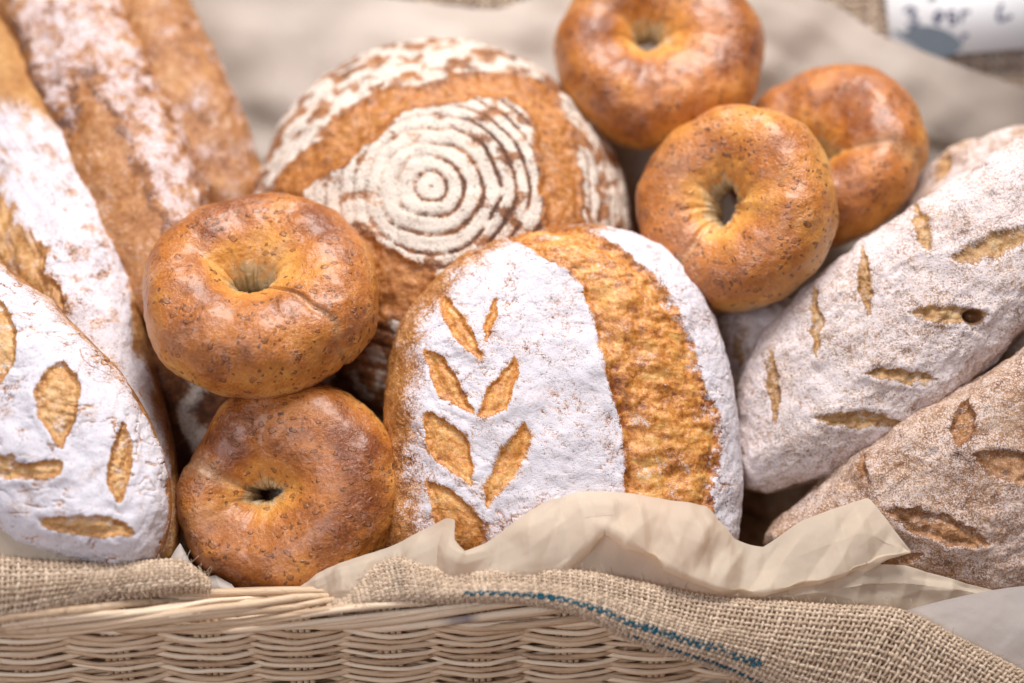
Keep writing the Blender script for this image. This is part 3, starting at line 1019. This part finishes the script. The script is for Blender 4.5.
Mx = [(640, 604, 84), (740, 598, 92), (792, 596, 95), (836, 590, 94), (872, 584, 92), (905, 584, 88), (938, 587, 82), (968, 592, 78), (1002, 598, 72)]
Bo = [(640, 620, 78), (740, 622, 80), (792, 624, 80), (836, 624, 80), (872, 622, 78), (905, 620, 76), (938, 615, 74), (968, 610, 72), (1004, 606, 70)]
paper([T, Mx, Bo], 220, 70, M_PAPER, 'lower tan parchment fold between the rye loaf and the burlap', .7, 6, 42, 12, .7, .6)
T = [(900, 612, 82), (940, 601, 84), (993, 590, 84), (1040, 584, 84), (1110, 576, 86)]
Mx = [(905, 642, 82), (950, 640, 85), (1000, 636, 86), (1045, 634, 87), (1120, 632, 89)]
Bo = [(930, 676, 76), (980, 690, 78), (1020, 698, 80), (1060, 704, 82), (1130, 710, 84)]
paper([T, Mx, Bo], 90, 60, M_PAPERW, 'smooth pale parchment corner lying over the burlap at the far right', .08, 5, 70, 15, .2, .1)
T = [(-60, 492, 100), (-20, 506, 104), (10, 522, 108), (50, 545, 110), (100, 568, 108), (125, 580, 104)]
Mx = [(-60, 520, 112), (-20, 528, 114), (8, 540, 116), (44, 556, 116), (92, 574, 112), (122, 586, 106)]
Bo = [(-60, 560, 112), (-20, 570, 112), (4, 578, 112), (40, 586, 112), (88, 592, 110), (120, 594, 104)]
paper([T, Mx, Bo], 90, 40, M_PAPER, 'strip of tan parchment under the leaf-cut long loaf at the left', .3, 6, 45, 18, .3, .2)
T = [(128, 566, 60), (146, 562, 66), (156, 559, 72), (166, 565, 72), (180, 543, 66), (189, 560, 62), (204, 577, 66), (216, 575, 70), (232, 584, 72)]
Bo = [(128, 592, 76), (146, 592, 80), (158, 592, 84), (170, 592, 82), (182, 592, 78), (192, 594, 76), (206, 596, 78), (218, 597, 80), (234, 598, 80)]
Mx = [((a[0] + b[0]) / 2 + 3, (a[1] + b[1]) / 2, max(a[2], b[2]) + (4 if i % 2 else -4)) for i, (a, b) in enumerate(zip(T, Bo))]
paper([T, Mx, Bo], 90, 30, M_PAPERW, 'small crumpled parchment tip beside the lowest bagel', .2, 6, 25, 21, .8, .3)


def burlap(name, rows, nwarp, nweft, label, rad=2.3, amp=1.7, blue=None, sub=4, k=6, seed=1, fuzz=0, parent=None, lin=0.0):
    nu, nv = nwarp * sub + 1, nweft * sub + 1
    G = net(rows, nu, nv, lin, lin)
    nr = gnormal(G)
    r = np.random.default_rng(seed)
    jit = np.stack([fbm(np.stack([np.arange(nu * nv) % nu * .23, np.arange(nu * nv) // nu * .23, np.zeros(nu * nv)], 1), 2.2, 2, seed + j) for j in range(2)], 1).reshape(nv, nu, 2)
    tu, tv = np.gradient(G, axis=1) / sub, np.gradient(G, axis=0) / sub
    G = G + (tu * jit[..., :1] + tv * jit[..., 1:]) * sub * .55
    T = Tubes()
    iu, iv = np.arange(nu) / sub, np.arange(nv) / sub
    for j in range(nweft):                                   # threads along u
        row = sub // 2 + j * sub
        h = amp * np.cos(math.pi * (iu - .5)) * (1 if j % 2 else -1)
        pts = G[row] + nr[row] * (h * K)[:, None]
        rr = rad * K * (1 + .22 * fbm(np.stack([iu, iu * 0 + j * 7.1, iu * 0], 1), 2.5, 2, seed)) * r.uniform(.8, 1.15)
        mk = 0
        if blue:
            mk = np.array([blue(x / nwarp, (j + .5) / nweft) for x in iu])
        T.add(pts, rr, nr[row], k, r.uniform(0, 1), mk, .8)
    for i in range(nwarp):
        col = sub // 2 + i * sub
        h = amp * np.cos(math.pi * (iv - .5)) * (-1 if i % 2 else 1)
        pts = G[:, col] + nr[:, col] * (h * K)[:, None]
        rr = rad * K * (1 + .22 * fbm(np.stack([iv, iv * 0 + i * 5.3, iv * 0 + 9], 1), 2.5, 2, seed)) * r.uniform(.8, 1.15)
        mk = 0
        if blue:
            mk = np.array([blue((i + .5) / nwarp, y / nweft) * .55 for y in iv])
        T.add(pts, rr, nr[:, col], k, r.uniform(0, 1), mk, .8)
    for _ in range(fuzz):                                    # loose jute hairs
        a, b = r.integers(0, nv), r.integers(0, nu)
        p = G[a, b] + nr[a, b] * amp * K
        d = nr[a, b] * r.uniform(.2, 1.0) + r.normal(0, .6, 3)
        d /= np.linalg.norm(d)
        c = r.normal(0, .5, 3)
        ln = r.uniform(3, 9) * K
        t = np.linspace(0, 1, 5)[:, None]
        T.add(p + d * t * ln + c * t * t * ln, .22 * K, np.cross(d, [.3, .5, .8]), 3, r.uniform(.6, 1))
    o = T.build(name, M_JUTE, parent, G.reshape(-1, 3).mean(0))
    return tag(o, label, 'burlap')


# right: sack edge rolled over the rim with its printed blue stripe
R0 = [(312, 612, 92), (340, 596, 88), (372, 570, 86), (400, 562, 84), (432, 570, 84), (462, 578, 84), (520, 578, 84), (580, 580, 84), (640, 590, 84), (700, 602, 84), (760, 608, 84), (830, 614, 82), (905, 618, 80), (960, 640, 82), (1030, 676, 86), (1100, 720, 88)]
R1 = [(312, 610, 99), (338, 595, 98), (368, 572, 98), (398, 559, 98), (434, 568, 98), (468, 571, 100), (522, 569, 102), (582, 572, 102), (642, 584, 102), (702, 596, 102), (762, 602, 102), (830, 607, 102), (900, 613, 98), (950, 640, 100), (1015, 676, 102), (1085, 722, 104)]
R2 = [(314, 612, 106), (342, 600, 108), (372, 584, 110), (402, 574, 112), (436, 580, 112), (470, 584, 114), (524, 583, 116), (582, 590, 116), (640, 606, 116), (694, 622, 116), (752, 632, 116), (816, 640, 114), (880, 648, 108), (930, 672, 106), (990, 704, 106), (1060, 746, 108)]
R3 = [(316, 613, 110), (344, 606, 113), (376, 598, 116), (406, 594, 118), (440, 595, 119), (474, 594, 121), (526, 596, 122), (582, 606, 122), (634, 626, 120), (684, 642, 118), (738, 659, 116), (796, 682, 112), (850, 700, 106), (900, 724, 104), (960, 752, 102), (1030, 790, 102)]
R4 = [(318, 615, 104), (346, 610, 107), (378, 604, 110), (408, 602, 112), (442, 603, 113), (476, 601, 114), (528, 604, 115), (582, 616, 114), (628, 640, 110), (674, 656, 108), (726, 674, 104), (780, 702, 98), (830, 724, 92), (880, 748, 90), (940, 776, 88), (1010, 812, 88)]


def stripe(u, t):
    blot = .86 + .32 * math.sin(u * 61 + t * 20) * math.sin(u * 23 + 1)
    s1 = math.exp(-((t - .745) / .062) ** 2) * blot
    s2 = math.exp(-((t - .90) / .03) ** 2) * (.9 if .42 < u < .66 else 0) * blot
    s0 = .42 * math.exp(-((u - .115) / .016) ** 2) * (1 if .3 < t < .75 else 0)
    return (s1 * (1.0 if .20 < u < .60 else 0) + s2 + s0) * 1.1


burlap('burlap_sack', [R0, R1, R2, R3, R4], 156, 25, 'burlap edge with a blue stripe, rolled over the basket rim', 1.5, 1.2, stripe, fuzz=2200, seed=3)
Q0 = [(-120, 560, 96), (-60, 556, 100), (-10, 556, 104), (50, 560, 104), (110, 566, 102), (150, 566, 98), (180, 566, 92), (205, 578, 86)]
Q1 = [(-120, 566, 122), (-60, 560, 124), (-10, 560, 126), (50, 564, 124), (110, 565, 118), (150, 562, 112), (182, 562, 104), (208, 580, 94)]
Q2 = [(-120, 596, 148), (-60, 590, 148), (-10, 588, 146), (50, 584, 142), (110, 578, 132), (150, 574, 124), (184, 574, 114), (210, 584, 100)]
Q3 = [(-120, 640, 144), (-60, 630, 142), (-10, 622, 140), (40, 612, 138), (90, 598, 132), (146, 590, 126), (184, 586, 116), (210, 588, 102)]
Q4 = [(-120, 650, 134), (-60, 640, 132), (-10, 632, 130), (40, 622, 128), (90, 606, 122), (146, 596, 116), (184, 592, 108), (208, 592, 98)]
burlap('burlap_sack', [Q0, Q1, Q2, Q3, Q4], 66, 18, 'folded burlap end lying on the rim under the leaf-cut long loaf', 1.7, 1.3, None, fuzz=1000, seed=5)
rows = [[(x, y, n) for x in (360, 480, 620, 760, 900, 1030, 1180)] for y, n in ((-90, -285), (-20, -285), (60, -285), (140, -282), (220, -280))]
burlap('burlap_sack', rows, 100, 38, 'flat burlap covering the back of the basket, behind the sign and paper', 2.9, 1.7, None, sub=3, k=5, seed=8)


# ------------------------------------------------------------------ sign
def ribbon(strokes, wid, depth):
    v, f = [], []
    for st in strokes:
        p = spline(st, 6, False)
        t = np.gradient(p, axis=0)
        t /= np.linalg.norm(t, axis=1)[:, None] + 1e-9
        n = np.stack([-t[:, 1], t[:, 0]], 1) * wid / 2
        b = len(v)
        for a, c in zip(p + n, p - n):
            v += [(*a, depth), (*c, depth)]
        f += [(b + 2 * i, b + 2 * i + 1, b + 2 * i + 3, b + 2 * i + 2) for i in range(len(p) - 1)]
    return v, f


SF = Frame(990, -5, -264, up=6, right=-2, roll=4)
sign = bpy.data.objects.new('price_card', None)
C.objects.link(sign)
sign.matrix_world = SF.matrix()
tag(sign, 'white card with dark handwriting tucked behind the back paper, top right corner', 'sign')
x0, x1, y0, y1, th = -122, 150, -68, 80, 2
vv = np.array([(x, y, z) for z in (0, -th) for x, y in ((x0, y0), (x1, y0), (x1, y1), (x0, y1))]) * K
qq = [(0, 1, 2, 3), (7, 6, 5, 4), (0, 4, 5, 1), (1, 5, 6, 2), (2, 6, 7, 3), (3, 7, 4, 0)]
mesh_object('card', vv, qq, plain_mat('white_card', (.80, .79, .80), (.75, .74, .75), 60, .6), sign, smooth=False)


def on_card(p):
    return SF.flat(p)


ink = plain_mat('blue_black_ink', (.035, .035, .075), (.06, .06, .11), 8, .5)
st = [[(904, 12), (909, 8), (915, 11), (910, 17), (917, 20), (914, 26), (906, 25)],
      [(937, 20), (943, 16), (938, 12), (934, 20), (940, 24)], [(955, 12), (949, 13), (950, 18), (955, 18), (953, 24), (948, 23)], [(961, 22), (962, 13), (964, 12), (970, 12)],
      [(1002, 4), (998, 14), (999, 20), (1004, 19), (1012, 16)], [(928, 0), (932, -2), (936, -1)], [(962, 40), (964, 35), (968, 36)]]
v, f = ribbon([on_card(s) for s in st], 4.6, .6)
mesh_object('handwriting', np.array(v) * K, f, ink, sign)
fp = spline(on_card([(893, 30), (905, 33), (913, 26), (935, 27), (952, 34), (962, 45), (950, 56), (930, 56), (912, 44), (902, 38)]), 5)
c0 = fp.mean(0)
v = [(*c0, .5)] + [(*p, .5) for p in fp]
m = len(fp)
mesh_object('emblem', np.array(v) * K, np.zeros((0, 4)), plain_mat('slate_print', (.055, .07, .09), (.08, .095, .115), 12, .6), sign, tris=[(0, 1 + i, 1 + (i + 1) % m) for i in range(m)])

# ------------------------------------------------------------------ basket
basket = bpy.data.objects.new('wicker_basket', None)
C.objects.link(basket)
tag(basket, 'peeled cane wicker basket holding all the bread', 'basket')
YAW = math.radians(4)
FD = np.array([math.cos(YAW), math.sin(YAW), -.04])         # along the front wall
FO = np.array([math.sin(YAW), -math.cos(YAW), 0])           # out of it
RIM0 = P(512, 600, 92)
basket.location = RIM0 - np.array([0, 0, 190 * K]) - FO * 280 * K
BO = np.array(basket.location)
Z = np.array([0, 0, 1.0])
rg = np.random.default_rng(12)


def panel(name, c, along, out, half, height, topf, step, rowh, base=0.0):
    """woven wall: cane rows passing in front of and behind the stakes in turn"""
    T = Tubes()
    nrow = int(height / rowh)
    for i in range(nrow):
        zz = -height + (i + .5) * rowh + rg.uniform(-1.3, 1.3)
        x = np.arange(-half, half + 1, step / 10)
        keep = topf(x) > zz
        if keep.sum() < 12:
            continue
        x = x[keep]
        q = np.stack([x * .02, x * 0 + i * 3.1, x * 0], 1)
        ph = math.pi * (x - base + rg.uniform(-4, 4) + 4 * vn(q * 1.3, 31)) / step + math.pi * (i % 2)
        w = np.sin(ph)
        y = 8 * np.sign(w) * np.abs(w) ** .9 + 1.2 * fbm(q, 1.3, 2, 5)
        dz = 1.8 * fbm(q, 1.2, 2, 9)
        pts = c + along * (x * K)[:, None] + out * (y * K)[:, None] + Z * ((zz + dz) * K)[:, None]
        rr = rg.uniform(2.2, 3.1) * K * (1 + .12 * fbm(q, .9, 2, 3))
        T.add(pts, rr, out, 8, rg.uniform(-.1, 1), 0, 1.0)
    return T.build(name, M_CANE, basket)


def stake(c, along, out, x, top, height, base):
    T = Tubes()
    for k in range(4):
        xx = x + (k - 1.5) * 6.2
        p = [c + along * (xx * K) + out * (rg.normal(0, .6) * K) + Z * (z * K) for z in np.linspace(top, -height, 6)]
        T.add(p, 2.9 * K, out, 7, rg.uniform(.1, .8))
    return T.build('stake', M_CANE, basket)


STEP = 91 * .93
HF = 200
X0 = (69 - 512) * .93
cF = RIM0 - BO
panel('front_panel', cF, FD, FO, 640, HF, lambda x: x * 0 - 13, STEP, 4.0, X0)
kk = np.arange(-2, 14)
for k in kk:
    x = X0 + (k + .5) * STEP
    if abs(x) < 640:
        stake(cF, FD, FO, x, -6, HF, 0)
# border: long canes laid over one another and turned down behind the rim
T = Tubes()
for k in range(-18, 17):
    xs = k * 44 + rg.uniform(-16, 16)
    ln = rg.uniform(300, 390)
    t = np.linspace(0, 1, 26)
    x = xs + t * ln
    j = rg.uniform(-3, 3)
    z = -25 + 29 * sm(0, .75, t) - 14 * sm(.8, 1, t) + j + 1.8 * np.sin(t * 7 + k * 1.9)
    z = z - 28 * sm(60, 210, x)
    y = 2 + 11 * np.sin(math.pi * np.clip(t * 1.05, 0, 1)) ** .7 - 20 * sm(.72, 1, t) - 10 * sm(.12, 0, t)
    pts = cF + FD * (x * K)[:, None] + FO * (y * K)[:, None] + Z * (z * K)[:, None]
    mark = .7 * (k in (-4, 3)) * sm(.30, .33, t) * sm(.40, .37, t)
    T.add(pts, rg.uniform(2.7, 4.3) * K * (1 - .25 * sm(.8, 1, t)), FO, 9, rg.uniform(-.05, 1), mark)
for k in range(7):                                          # inner roll of the border
    x = np.linspace(-640, 640, 60)
    z = -16 + 4.2 * (k % 4) + 2 * np.sin(x * .02 + k * 1.7)
    z = z - 28 * sm(60, 210, x)
    y = -19 + 3 * (k // 4) * 2 + 2.2 * np.sin(x * .017 + k)
    T.add(cF + FD * (x * K)[:, None] + FO * (y * K)[:, None] + Z * (z * K)[:, None], 4.2 * K, FO, 7, rg.uniform(.1, .8))
T.build('rim', M_CANE, basket)
# sides slope up to the higher back
DEP = 660
for sgn in (-1, 1):
    c = cF + FD * (sgn * 640 * K) - FO * (DEP / 2 * K)
    panel('side_panel', c, -FO, FD * sgn, DEP / 2, HF, (lambda x: (x + DEP / 2) / DEP * 240 - 15) if True else None, STEP, 5.1)
    T = Tubes()
    for k in range(4):
        s = np.linspace(-DEP / 2, DEP / 2, 30)
        T.add(c - FO * (s * K)[:, None] + FD * sgn * ((k % 2 * 8 - 4) * K) + Z * (((s + DEP / 2) / DEP * 240 - 12 + k // 2 * 8) * K)[:, None], 5 * K, FD, 7, rg.uniform(.2, .9))
    T.build('side_rim', M_CANE, basket)
cB = cF - FO * (DEP * K) + Z * (240 * K)
panel('back_panel', cB, FD, -FO, 640, HF + 240, lambda x: x * 0 - 6, STEP, 6.4)
# floor
T = Tubes()
for i in range(96):
    x = np.linspace(-640, 640, 40)
    y = -i * 6.3
    z = -HF + 5 * np.sin(x / STEP * math.pi + math.pi * (i % 2))
    T.add(cF + FD * (x * K)[:, None] + FO * (y * K) + Z * (z * K)[:, None], 3.4 * K, Z, 6, rg.uniform(0, 1))
T.build('floor_panel', M_CANE, basket)

# table under the basket
zt = RIM0[2] - (HF + 12) * K
tv = np.array([(-1, -.8, zt), (1, -.8, zt), (1, .9, zt), (-1, .9, zt)])
tb = mesh_object('table_top', tv, [(0, 1, 2, 3)], plain_mat('table_wood', (.22, .13, .08), (.32, .20, .12), 120, .5))
tb['kind'] = 'structure'
